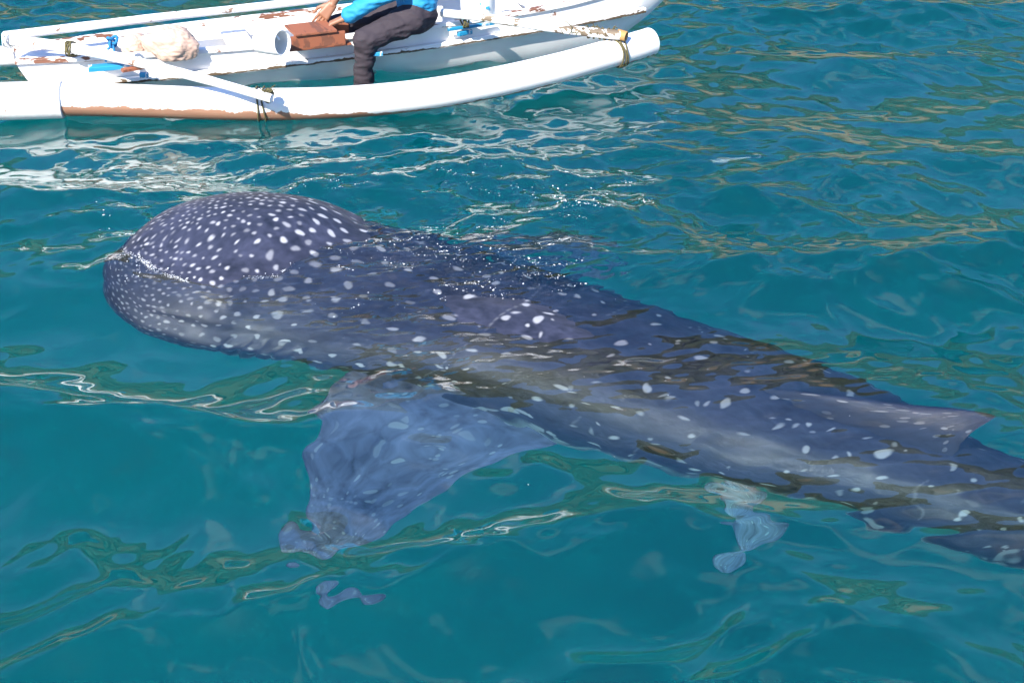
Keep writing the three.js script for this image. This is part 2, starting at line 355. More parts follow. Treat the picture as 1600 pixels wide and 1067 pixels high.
  const body = gridGeo(NS, NV, (i, j) => {
    const q = i / NS, s = SHARK_L * (q < 0.15 ? Math.pow(q / 0.15, 2) * 0.075 : 0.075 + (q - 0.15) / 0.85 * 0.925), v = j / NV, p = sharkSurf(s, v * Math.PI * 2); // angle 0 belly, PI/2 near side, PI back
    return [p.x, p.y, p.z, s / SHARK_L, v * 0.5 * 0.998 + 0.0005];
  }, true);

  // a fin from its leading and trailing edge, both lists of points in order from root to tip
  function fin(lead, trail, thick, u0, u1, v0, v1, ragged = 0) {
    const L = new THREE.CatmullRomCurve3(lead), T = new THREE.CatmullRomCurve3(trail), nu = 70, nv = 60;
    const nrm = lead[Math.floor(lead.length / 2)].clone().sub(lead[0]).cross(trail[0].clone().sub(lead[0])).normalize();
    return gridGeo(nu, nv, (i, j) => {
      const t = i / nu, a = L.getPoint(t), b = T.getPoint(t), c = j / nv * 2, topSide = c <= 1, q = topSide ? c : 2 - c; // over the top then back below
      const e = 0.5 - 0.5 * Math.cos(q * Math.PI);
      const p = a.clone().lerp(b, e);
      const th = thick * (1 - 0.75 * t) * (1.6 * Math.sqrt(e + 1e-5) * (1 - e) + 0.06 * Math.sin(Math.PI * e)) * (t > 0.985 ? 0.35 : 1);
      p.addScaledVector(nrm, (topSide ? 1 : -1) * th);
      if (ragged) p.addScaledVector(nrm, ragged * fbm(p.x * 4, p.y * 4, p.z * 4, 3));
      return [p.x, p.y, p.z, lerp(u0, u1, t), 0.5 + 0.5 * lerp(v0, v1, topSide ? e * 0.5 : 1 - e * 0.5)];
    });
  }
  const at = (s, side, up) => { const f = frame(s); return f.c.clone().addScaledVector(f.side, -side).addScaledVector(f.up, up); };
  const V = (x, y, z) => new THREE.Vector3(x, y, z);
  // near pectoral: leading edge, trailing edge
  const nearFin = fin(
    [at(1.55, 0.40, -0.02), at(1.62, 0.78, -0.03), at(1.74, 1.12, -0.07), at(1.90, 1.44, -0.12), at(2.06, 1.66, -0.16), at(2.18, 1.78, -0.18)],
    [at(2.62, 0.40, -0.12), at(2.54, 0.66, -0.11), at(2.44, 0.92, -0.12), at(2.40, 1.20, -0.14), at(2.38, 1.50, -0.17), at(2.30, 1.76, -0.185)], 0.065, 0.02, 0.45, 0.0, 1.0, 0.012);
  const farFin = fin(
    [at(1.28, -0.36, -0.08), at(1.28, -0.70, -0.26), at(1.42, -1.05, -0.42), at(1.66, -1.35, -0.55), at(1.85, -1.45, -0.60)],
    [at(2.05, -0.30, -0.18), at(1.88, -0.62, -0.30), at(1.78, -0.95, -0.44), at(1.82, -1.28, -0.55), at(1.88, -1.44, -0.60)], 0.05, 0.02, 0.45, 0.0, 1.0, 0.02);
  const dorsal = fin(
    [at(3.00, 0, 0.26), at(3.28, -0.08, 0.39), at(3.56, -0.17, 0.43), at(3.78, -0.25, 0.46), at(3.92, -0.30, 0.47)],
    [at(3.92, 0, 0.18), at(3.90, -0.06, 0.27), at(3.91, -0.15, 0.38), at(3.94, -0.24, 0.43), at(3.96, -0.30, 0.465)], 0.055, 0.52, 0.72, 0.0, 1.0);
  const pelvic = (k) => fin(
    [at(3.12, 0.24 * k, -0.24), at(3.18, 0.44 * k, -0.33), at(3.28, 0.58 * k, -0.40), at(3.36, 0.64 * k, -0.43)],
    [at(3.38, 0.20 * k, -0.24), at(3.36, 0.36 * k, -0.32), at(3.38, 0.50 * k, -0.39), at(3.39, 0.63 * k, -0.43)], 0.03, 0.30, 0.42, 0.0, 1.0, 0.01);
  const second = fin([at(4.35, 0, 0.14), at(4.45, 0, 0.24), at(4.58, 0, 0.30)], [at(4.62, 0, 0.12), at(4.63, 0, 0.2), at(4.66, 0, 0.295)], 0.02, 0.86, 0.9, 0, 1);
  const tailUp = fin([at(5.15, 0, 0.04), at(5.45, 0, 0.35), at(5.8, 0, 0.8), at(6.15, 0, 1.1).setY(0.02)], [at(5.5, 0, 0), at(5.65, 0, 0.25), at(5.95, 0, 0.6), at(6.2, 0, 1.08).setY(0.0)], 0.04, 0.9, 0.98, 0, 1);
  const tailDn = fin([at(5.15, 0, -0.03), at(5.4, 0, -0.3), at(5.62, 0, -0.55)], [at(5.5, 0, 0), at(5.56, 0, -0.2), at(5.68, 0, -0.54)], 0.03, 0.9, 0.96, 0, 1);
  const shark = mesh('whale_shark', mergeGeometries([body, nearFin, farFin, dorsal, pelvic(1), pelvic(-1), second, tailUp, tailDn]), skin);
  tag(shark, 'dark slate whale shark with white spots swimming just under the surface', 'whale shark');
}
// ---------------------------------------------------------------- outrigger boat
// worn paint: paint over a bare ground that shows where a noise field falls under the local wear
function wornPaint(w, h, su, sv, paint, bare, wear, dirt = 0.12) { // su, sv: metres covered; wear(u, v) 0..1
  const d = new Uint8Array(w * h * 4), enc = (x) => { x = clamp(x); return 255 * (x <= 0.0031308 ? 12.92 * x : 1.055 * Math.pow(x, 1 / 2.4) - 0.055); };
  for (let j = 0; j < h; j++) for (let i = 0; i < w; i++) {
    const x = i / w * su, y = j / h * sv;
    const n = 0.5 + 0.62 * (fbm(x * 9 + 2, y * 14, 1.3, 4) + 0.5 * fbm(x * 38, y * 50, 6.3, 3));
    const k = sm(0.03, -0.03, n - wear(i / w, j / h));
    const g = 1 + dirt * fbm(x * 4, y * 9, 9.9, 4), t = 1 + 0.5 * fbm(x * 3, y * 60, 4.1, 3);
    const o = (j * w + i) * 4;
    for (let c = 0; c < 3; c++) d[o + c] = enc(lerp(paint[c] * g, bare[c] * t, k));
    d[o + 3] = 255;
  }
  const t = new THREE.DataTexture(d, w, h); t.colorSpace = THREE.SRGBColorSpace; t.magFilter = THREE.LinearFilter; t.wrapS = t.wrapT = THREE.RepeatWrapping; t.needsUpdate = true; return t;
}
const WHITE = [0.80, 0.78, 0.75], WOOD = [0.17, 0.07, 0.04], PINK = [0.31, 0.165, 0.105];
const M = {
  white: new THREE.MeshStandardMaterial({ map: wornPaint(512, 256, 4.5, 1, WHITE, WOOD, () => 0.17, 0.22), roughness: 0.55 }),
  rim: new THREE.MeshStandardMaterial({ map: wornPaint(1024, 128, 4.5, 0.3, WHITE, WOOD, (u) => 0.40 + 0.10 * Math.sin(u * 21)), roughness: 0.65 }),
  rail: new THREE.MeshStandardMaterial({ map: wornPaint(1024, 128, 4.5, 0.3, WHITE, [0.10, 0.065, 0.035], (u, v) => 0.24 + 0.5 * Math.exp(-Math.pow((v - 0.985) / 0.05, 2)) + 0.3 * Math.exp(-Math.pow((v - 0.02) / 0.1, 2))), roughness: 0.7 }),
  float: new THREE.MeshStandardMaterial({ map: wornPaint(2048, 256, 4.5, 0.6, WHITE, PINK, (u, v) => { const l = Math.min(Math.abs(v - 0.25), 1); return lerp(0.95, 0.08, sm(0.18, 0.29, l + 0.13 * sm(0.36, 0.72, u))); }), roughness: 0.5 }),
  pole: new THREE.MeshStandardMaterial({ map: wornPaint(512, 64, 3, 0.2, WHITE, [0.22, 0.14, 0.10], () => 0.26), roughness: 0.6 }),
  poleWorn: new THREE.MeshStandardMaterial({ map: wornPaint(512, 64, 1.2, 0.2, WHITE, [0.16, 0.12, 0.08], (u) => lerp(0.34, 0.5, u)), roughness: 0.7 }),
  blue: new THREE.MeshStandardMaterial({ map: wornPaint(256, 128, 0.4, 0.15, [0.01, 0.22, 0.40], [0.62, 0.60, 0.57], () => 0.40), roughness: 0.6 }),
  wood: new THREE.MeshStandardMaterial({ map: wornPaint(256, 128, 0.5, 0.2, [0.26, 0.085, 0.04], [0.15, 0.055, 0.03], () => 0.48), roughness: 0.75 }),
  rope: std(lin(0.10, 0.085, 0.035), 0.95), ropeBlue: std(lin(0.01, 0.15, 0.34), 0.8), bamboo: std(lin(0.38, 0.21, 0.07), 0.7), dark: std(lin(0.03, 0.025, 0.02), 0.9),
  bag: new THREE.MeshPhysicalMaterial({ color: lin(0.50, 0.35, 0.27), roughness: 0.4, clearcoat: 0.3, clearcoatRoughness: 0.3 }),
  mug: std(lin(0.80, 0.79, 0.75), 0.4),
};
function tube(pts, r, nu = 60, nv = 14, caps = true, r1 = r, wob = 0) {
  const c = new THREE.CatmullRomCurve3(pts), fr = c.computeFrenetFrames(nu, false), len = c.getLength();
  // fixed frames: side is level, up is up, so that v = 0.25 is the underside
  const parts = [gridGeo(nu, nv, (i, j) => {
    const p = c.getPointAt(i / nu), t = fr.tangents[i], side = new THREE.Vector3(0, 1, 0).cross(t).normalize(), up = t.clone().cross(side), a = j / nv * Math.PI * 2;
    const R = lerp(r, r1, i / nu) * (1 + wob * fbm(p.x * 5, p.z * 5, 3 + j * 0.001, 2));
    p.addScaledVector(side, Math.cos(a) * R).addScaledVector(up, -Math.sin(a) * R);
    return [p.x, p.y, p.z, i / nu, j / nv];
  }, true)];
  if (caps) for (const e of [0, nu]) {
    const p0 = c.getPointAt(e / nu), t = fr.tangents[e], side = new THREE.Vector3(0, 1, 0).cross(t).normalize(), up = t.clone().cross(side), R = lerp(r, r1, e / nu), s = e ? 1 : -1;
    parts.push(gridGeo(4, nv, (i, j) => { const q = i / 4, a = j / nv * Math.PI * 2 * (e ? -1 : 1), p = p0.clone().addScaledVector(side, Math.cos(a) * R * q).addScaledVector(up, -Math.sin(a) * R * q).addScaledVector(t, s * R * 0.12 * (1 - q * q)); return [p.x, p.y, p.z, 0.3 + 0.02 * q * Math.cos(a), 0.7 + 0.1 * q * Math.sin(a)]; }));
  }
  return mergeGeometries(parts);
}
function ribbon(path, w, h, up0, nu = 80) { // a bevelled bar w wide, h high along path(t) with sideways direction from the path
  const sec = [[-1, -0.7], [-0.8, -1], [0.8, -1], [1, -0.7], [1, 0.7], [0.8, 1], [-0.8, 1], [-1, 0.7], [-1, -0.7]];
  const pr = []; sec.forEach((q, k) => pr.push(k / 8));
  const bar = gridGeo(nu, 8, (i, j) => {
    const t = i / nu, p = path(t), d = path(Math.min(1, t + 0.01)).sub(path(Math.max(0, t - 0.01))).normalize(), side = new THREE.Vector3(0, 1, 0).cross(d).normalize(), up = d.clone().cross(side), q = sec[j];
    p.addScaledVector(side, q[0] * w / 2).addScaledVector(up, q[1] * h / 2);
    return [p.x, p.y, p.z, t, pr[j]];
  }).toNonIndexed(); bar.computeVertexNormals();
  const ends = [0, 1].map((t) => { const p = path(t), d = path(Math.min(1, t + 0.01)).sub(path(Math.max(0, t - 0.01))).normalize(), side = new THREE.Vector3(0, 1, 0).cross(d).normalize(), up = d.clone().cross(side); const g = new THREE.BufferGeometry(), v = [], u = [];
    const P = (k) => p.clone().addScaledVector(side, sec[k][0] * w / 2).addScaledVector(up, sec[k][1] * h / 2);
    for (let k = 1; k < 7; k++) for (const q of t ? [0, k, k + 1] : [0, k + 1, k]) { const a = P(q); v.push(a.x, a.y, a.z); u.push(0.5, 0.5); }
    g.setAttribute('position', new THREE.Float32BufferAttribute(v, 3)); g.setAttribute('uv', new THREE.Float32BufferAttribute(u, 2)); g.computeVertexNormals(); return g; });
  return mergeGeometries([bar, ...ends]);
}
{
  const S = new THREE.Vector3(-3.05, 0, -9.2), B = new THREE.Vector3(1.3, 0, -10.70), D = B.clone().sub(S), Nn = new THREE.Vector3(-D.z, 0, D.x).normalize(); // Nn points to the camera side
  if (Nn.z < 0) Nn.negate();
  const hb = table([0, 0.1, 0.3, 0.5, 0.7, 0.85, 0.95, 1], [0.15, 0.23, 0.33, 0.35, 0.28, 0.17, 0.06, 0.012]);
  const sheer = table([0, 0.3, 0.5, 0.75, 0.9, 1], [0.27, 0.28, 0.30, 0.34, 0.43, 0.58]);
  const keel = table([0, 0.08, 0.3, 0.7, 0.83, 0.9, 0.95, 1], [0.02, -0.10, -0.14, -0.14, -0.06, 0.10, 0.28, 0.54]);
  const railY = (t) => Math.max(lerp(0.115, 0.245, t), keel(t) + 0.02);
  const base = new THREE.Vector3(-0.9, 0, -9.9);
  const boat = group('outrigger_boat'); boat.position.copy(base);
  tag(boat, 'white wooden outrigger boat with peeling paint and a thick white float', 'boat');
  const part = (name, geo, mat, parent = boat) => { geo.translate(-base.x, 0, -base.z); return mesh(name, geo, mat, parent); };
  const hp = (t, side, y) => S.clone().addScaledVector(D, t).addScaledVector(Nn, side).setY(y);
  // outer skin: near sheer, over the keel, far sheer
  const prof = [[1, 1], [0.985, 0.8], [0.93, 0.66], [0.80, 0.42], [0.58, 0.22], [0.32, 0.06], [0, 0]];
  const full = [...prof, ...prof.slice(0, -1).reverse().map(([a, b]) => [-a, b])];
  const shell = (off, floor) => (i, j) => {
    const t = i / 90, f = full[j], k = keel(t), s = sheer(t), y = lerp(k, s, f[1]);
    const rake = -0.10 * (1 - f[1]) * sm(0.06, 0, t);
    return [...hp(t - rake * 0.25, f[0] * Math.max(0.004, hb(t) - off), Math.max(y, floor)).toArray(), t, 0.15 + 0.7 * j / (full.length - 1)];
  };
  part('hull', mergeGeometries([gridGeo(90, full.length - 1, shell(0, -9)),
    gridGeo(1, full.length - 1, (i, j) => { const p = shell(0, -9)(0, i ? j : full.length - 1 - j); return i ? p : shell(0, -9)(0, full.length - 1 - j); })]), M.white);
  // stern board
  { const g = new THREE.BufferGeometry(), v = [], u = [], F = shell(0, -9); for (let j = 1; j < full.length - 1; j++) for (const q of [0, j + 1, j]) { const p = F(0, q); v.push(p[0] - 0.004, p[1], p[2]); u.push(p[1], p[2]); }
    g.setAttribute('position', new THREE.Float32BufferAttribute(v, 3)); g.setAttribute('uv', new THREE.Float32BufferAttribute(u, 2)); g.computeVertexNormals(); part('stern_board', g, M.white); }
  part('inner_hull', gridGeo(90, full.length - 1, shell(0.025, 0.06)), M.white);
  // foredeck and stern deck
  part('foredeck', gridGeo(20, 2, (i, j) => { const t = lerp(0.80, 0.985, i / 20); return [...hp(t, (j - 1) * Math.max(0.003, hb(t) - 0.01), sheer(t) - 0.02 + (j === 1 ? 0.02 : 0)).toArray(), t, 0.3 + j * 0.1]; }), M.white);
  part('stern_deck', gridGeo(6, 2, (i, j) => { const t = lerp(0.0, 0.13, i / 6); return [...hp(t, (1 - j) * (hb(t) - 0.01), sheer(t) - 0.012).toArray(), t, 0.3 + j * 0.1]; }), M.white);
  for (const k of [1, -1]) {
    part('gunwale', ribbon((t) => hp(lerp(0.0, 0.985, t), k * Math.max(0.012, hb(lerp(0, 0.985, t)) - 0.005), sheer(lerp(0, 0.985, t)) + 0.008), 0.05, 0.032), M.rim);
    part('rub_rail', ribbon((t) => { const q = lerp(0.02, 0.90, t); return hp(q, k * (hb(q) * 0.985 + 0.014), railY(q)); }, 0.036, 0.036), M.rail);
  }
  for (const t of [0.30, 0.56, 0.74]) part('thwart', ribbon((q) => hp(t, lerp(-1, 1, q) * (hb(t) - 0.03), sheer(t) - 0.05), 0.16, 0.024, 0, 6), M.white);
  part('blue_thwart', ribbon((q) => px(lerp(137, 212, q), lerp(107, 101, q), 0.285), 0.075, 0.03, 0, 8), M.blue).userData.label = 'blue plank end with flaking paint';
  part('plank_end', ribbon((q) => px(lerp(190, 226, q), lerp(110, 104, q), 0.30), 0.04, 0.02, 0, 6), M.wood);
  part('cleat', ribbon((q) => px(lerp(218, 231, q), 117, 0.2), 0.03, 0.03, 0, 4), M.blue);
  part('cleat', ribbon((q) => px(lerp(583, 598, q), 84, 0.225), 0.03, 0.025, 0, 4), M.blue);
  part('cleat', ribbon((q) => px(lerp(716, 736, q), lerp(53, 49, q), 0.26), 0.03, 0.03, 0, 4), M.blue);
  part('blue_batten', ribbon((q) => px(lerp(700, 772, q), lerp(46, 36, q), 0.30), 0.02, 0.02, 0, 8), M.blue);
  // near float with its wider painted sleeve
  const fl = [[-120, 160, 0.10], [95, 155, 0.10], [415, 163, 0.09], [560, 158, 0.09], [700, 142, 0.11], [860, 109, 0.16], [1000, 70, 0.22], [1016, 65, 0.225]].map((a) => px(...a));
  part('float', tube(fl, 0.101, 120, 36, true, 0.090), M.float);
  part('float_sleeve', tube([px(-120, 160, 0.10), px(0, 158, 0.10), px(97, 155.5, 0.10)], 0.112, 30, 36), M.white);
  // arms
  const joint = px(12, 62, 0.38);
  part('outrigger_arm', tube([joint, px(110, 75, 0.37), px(215, 97, 0.34), px(320, 124, 0.27), px(424, 154, 0.20)], 0.034, 60, 14, true, 0.026, 0.1), M.pole);
  part('outrigger_arm', tube([px(8, 56, 0.41), px(240, 28, 0.42), px(480, 1, 0.43), px(660, -22, 0.42)], 0.028, 60, 14, true, 0.022, 0.1), M.pole);
  const arm2 = part('outrigger_arm', tube([px(690, 20, 0.40), px(760, 28, 0.40), px(860, 43, 0.37), px(972, 55, 0.325)], 0.026, 50, 16, true, 0.031, 0.12), M.poleWorn);
  { // open bamboo end: ring of wall with a hollow yellow inside
    const e = px(972, 55, 0.325), d = e.clone().sub(px(860, 43, 0.37)).normalize(), q = new THREE.Quaternion().setFromUnitVectors(new THREE.Vector3(0, 1, 0), d.clone().add(new THREE.Vector3(0.15, -0.1, 0.5)).normalize());
    const g = new THREE.LatheGeometry([[0.0, 0.004], [0.024, 0.006], [0.026, 0.03], [0.033, 0.03], [0.033, -0.03]].map(([x, y]) => new THREE.Vector2(x, y)), 20); g.applyQuaternion(q).translate(e.x, e.y, e.z);
    part('bamboo_end', g, M.bamboo);
  }
  part('stern_float_end', tube([px(-60, 92, 0.16), px(0, 88, 0.17), px(30, 86, 0.18)], 0.065, 14, 18), M.white);
  // rope lashings
  const lash = (c, r, dir, n, wdt) => { const pts = [], q = new THREE.Quaternion().setFromUnitVectors(new THREE.Vector3(0, 0, 1), dir.clone().normalize()); for (let i = 0; i <= n * 10; i++) { const a = i / 10 * Math.PI * 2, v = new THREE.Vector3(Math.cos(a) * r, Math.sin(a) * r, lerp(-wdt, wdt, i / (n * 10)) + 0.006 * Math.sin(i * 1.7)).applyQuaternion(q); pts.push(v.add(c)); } const cv = new THREE.CatmullRomCurve3(pts); return new THREE.TubeGeometry(cv, n * 26, 0.0055, 5); };
  const fdir = fl[3].clone().sub(fl[1]), fdir2 = fl[6].clone().sub(fl[5]);
  part('rope_lashing', lash(px(410, 163, 0.09), 0.106, fdir, 2, 0.035), M.rope);
  part('rope_lashing', lash(px(965, 81, 0.205), 0.097, fdir2, 3, 0.03), M.rope);
  part('rope_lashing', lash(px(418, 150, 0.20), 0.034, new THREE.Vector3(0.8, -0.3, 0.4), 4, 0.02), M.rope);
  part('rope_lashing', lash(px(940, 52, 0.33), 0.036, px(972, 55, 0.325).sub(px(860, 43, 0.37)), 6, 0.10), M.rope);
  part('rope_lashing', lash(px(12, 62, 0.385), 0.045, new THREE.Vector3(0.9, 0, 0.3), 3, 0.02), M.pole);
  part('rope_lashing', lash(px(110, 76, 0.365), 0.042, new THREE.Vector3(0.95, 0, 0.3), 4, 0.02), M.rope);
  part('rope_lashing', lash(px(726, 33, 0.35), 0.04, new THREE.Vector3(1, 0.1, -0.3), 4, 0.02), M.rope);
  { seed = 31; const whisk = []; for (let k = 0; k < 26; k++) { const a = k < 6 ? px(418, 147, 0.22) : px(lerp(880, 962, rnd()), lerp(45, 56, rnd()), 0.35); const b = a.clone().add(new THREE.Vector3(rr(-0.05, 0.05), rr(0.0, 0.05), rr(-0.03, 0.03))); whisk.push(new THREE.TubeGeometry(new THREE.CatmullRomCurve3([a, a.clone().lerp(b, 0.5).add(new THREE.Vector3(rr(-0.01, 0.01), 0.01, 0)), b]), 5, 0.0028, 4)); }
    const w = part('frayed_rope', mergeGeometries(whisk), M.rope); w.userData.kind = 'stuff'; }
  { const e = px(419, 145, 0.215), g = new THREE.IcosahedronGeometry(0.028, 3), p = g.attributes.position; for (let i = 0; i < p.count; i++) { const s = 1 + 0.35 * N3(p.getX(i) * 60, p.getY(i) * 60, p.getZ(i) * 60); p.setXYZ(i, p.getX(i) * s, p.getY(i) * s, p.getZ(i) * s); } g.computeVertexNormals(); g.translate(e.x, e.y, e.z); part('rope_knot', g, M.rope); }

  // things lying in the boat
  const thing = (name, at, geo, mat, label, cat, grp) => { const m = mesh(name, geo, mat); m.position.copy(at); return tag(m, label, cat, grp); };
  const bagGeo = (rx, ry, rz, sd, tie) => { const g = new THREE.SphereGeometry(1, 90, 64), p = g.attributes.position; for (let i = 0; i < p.count; i++) { const v = new THREE.Vector3().fromBufferAttribute(p, i), n = 1 + 0.16 * N3(v.x * 1.7 + sd, v.y * 1.7, v.z * 1.7) + 0.10 * Math.abs(N3(v.x * 3 + sd, v.y * 4, v.z * 3)) - 0.07 * Math.abs(N3(v.x * 6, v.y * 3 + sd, v.z * 6))- 0.03 * Math.abs(N3(v.x * 13, v.y * 7 + sd, v.z * 13)); let x = v.x * rx * n, y = v.y * ry * n, z = v.z * rz * n; if (v.x * tie > 0.75) { const k = (v.x * tie - 0.75) * 4; x += tie * k * rx * 0.35; y = y * (1 - 0.4 * k) + k * 0.03; z *= 1 - 0.4 * k; } y = Math.max(y, -ry * 0.72); p.setXYZ(i, x, y + ry * 0.72, z); } g.computeVertexNormals(); return g; };
  thing('feed_bag', px(212, 84, 0.26), bagGeo(0.085, 0.075, 0.08, 3, 1), M.bag, 'smaller tied beige plastic bag beside the blue rope', 'bag', 'beige bags in the boat');
  thing('feed_bag', px(272, 90, 0.26), bagGeo(0.15, 0.115, 0.11, 8, -1), M.bag, 'larger bulging beige plastic bag lying in the boat', 'bag', 'beige bags in the boat');
  { const g = new THREE.LatheGeometry([[0.0, 0.012], [0.055, 0.014], [0.066, 0.11], [0.069, 0.185], [0.076, 0.19], [0.077, 0.183], [0.071, 0.10], [0.064, 0.0], [0, 0]].map(([x, y]) => new THREE.Vector2(x, y)), 36);
    g.rotateZ(-Math.PI / 2).rotateY(-0.55).rotateZ(0.15); const m = thing('plastic_cup', px(404, 66, 0.38), g, M.mug, 'large white plastic cup lying on its side in the boat', 'cup');
    const h = new THREE.TubeGeometry(new THREE.CatmullRomCurve3([new THREE.Vector3(0.05, 0.05, 0.045), new THREE.Vector3(0.07, 0.08, 0.07), new THREE.Vector3(0.12, 0.07, 0.10), new THREE.Vector3(0.14, 0.045, 0.10)]), 14, 0.007, 8); mesh('handle', h, M.mug, m); }
  { const a = px(455, 62, 0.335), b = px(541, 52, 0.335), u = b.clone().sub(a), pl = (q0, q1, dz, w, h, dy) => ribbon((q) => u.clone().multiplyScalar(lerp(q0, q1, q)).add(new THREE.Vector3(0, dy, dz)), w, h, 0, 10);
    const g = group('wooden_box'); g.position.copy(a); tag(g, 'reddish brown wooden box of boards under the hands of the seated person', 'box');
    mesh('board', pl(0, 1, 0.10, 0.02, 0.09, 0), M.wood, g); mesh('board', pl(0, 1, -0.12, 0.02, 0.09, 0), M.wood, g); mesh('lid', pl(-0.02, 0.72, -0.01, 0.25, 0.016, 0.055), M.wood, g); mesh('bottom_board', pl(0.01, 0.99, -0.01, 0.20, 0.014, -0.045), M.wood, g); }
  { const g = new THREE.LatheGeometry([[0, 0.004], [0.105, 0.004], [0.112, 0.0], [0.122, 0.25], [0.131, 0.256], [0.133, 0.275], [0.124, 0.278], [0.115, 0.25], [0.104, 0.02], [0, 0.02]].map(([x, y]) => new THREE.Vector2(x, y)), 44);
    const m = thing('white_bucket', px(747, 20, 0.345), g, M.mug, 'white plastic bucket with blue paint flecks on the bow deck', 'bucket');
    const mk = std(lin(0.05, 0.40, 0.62), 0.6); for (const [a, y, w] of [[0.45, 0.06, 0.03], [0.62, 0.05, 0.014], [0.1, 0.09, 0.008]]) { const s = new THREE.CylinderGeometry(0.1165 + y * 0.04, 0.1165 + y * 0.04 - 0.001, 0.016, 8, 1, true, a, w * 8); s.translate(0, y, 0); mesh('paint_fleck', s, mk, m); } }
  { const g = group('blue_rope'); const c = px(176, 72, 0.40); g.position.copy(c); tag(g, 'bright blue rope knotted round the white outrigger arm', 'rope');
    const kn = []; for (let i = 0; i <= 60; i++) { const a = i / 60 * Math.PI * 2; kn.push(new THREE.Vector3(0.022 * (Math.sin(a) + 2 * Math.sin(2 * a)) * 0.5, 0.03 + 0.024 * (Math.cos(a) - 2 * Math.cos(2 * a)) * 0.5, 0.02 * Math.sin(3 * a))); }
    mesh('knot', new THREE.TubeGeometry(new THREE.CatmullRomCurve3(kn, true), 90, 0.009, 8), M.ropeBlue, g);
    for (const dx of [-0.045, 0.012]) mesh('strand', new THREE.TubeGeometry(new THREE.CatmullRomCurve3([new THREE.Vector3(0, 0.01, 0), new THREE.Vector3(dx * 0.9, -0.03, 0.03), new THREE.Vector3(dx, -0.085, 0.035)]), 14, 0.007, 7), M.ropeBlue, g); }
}
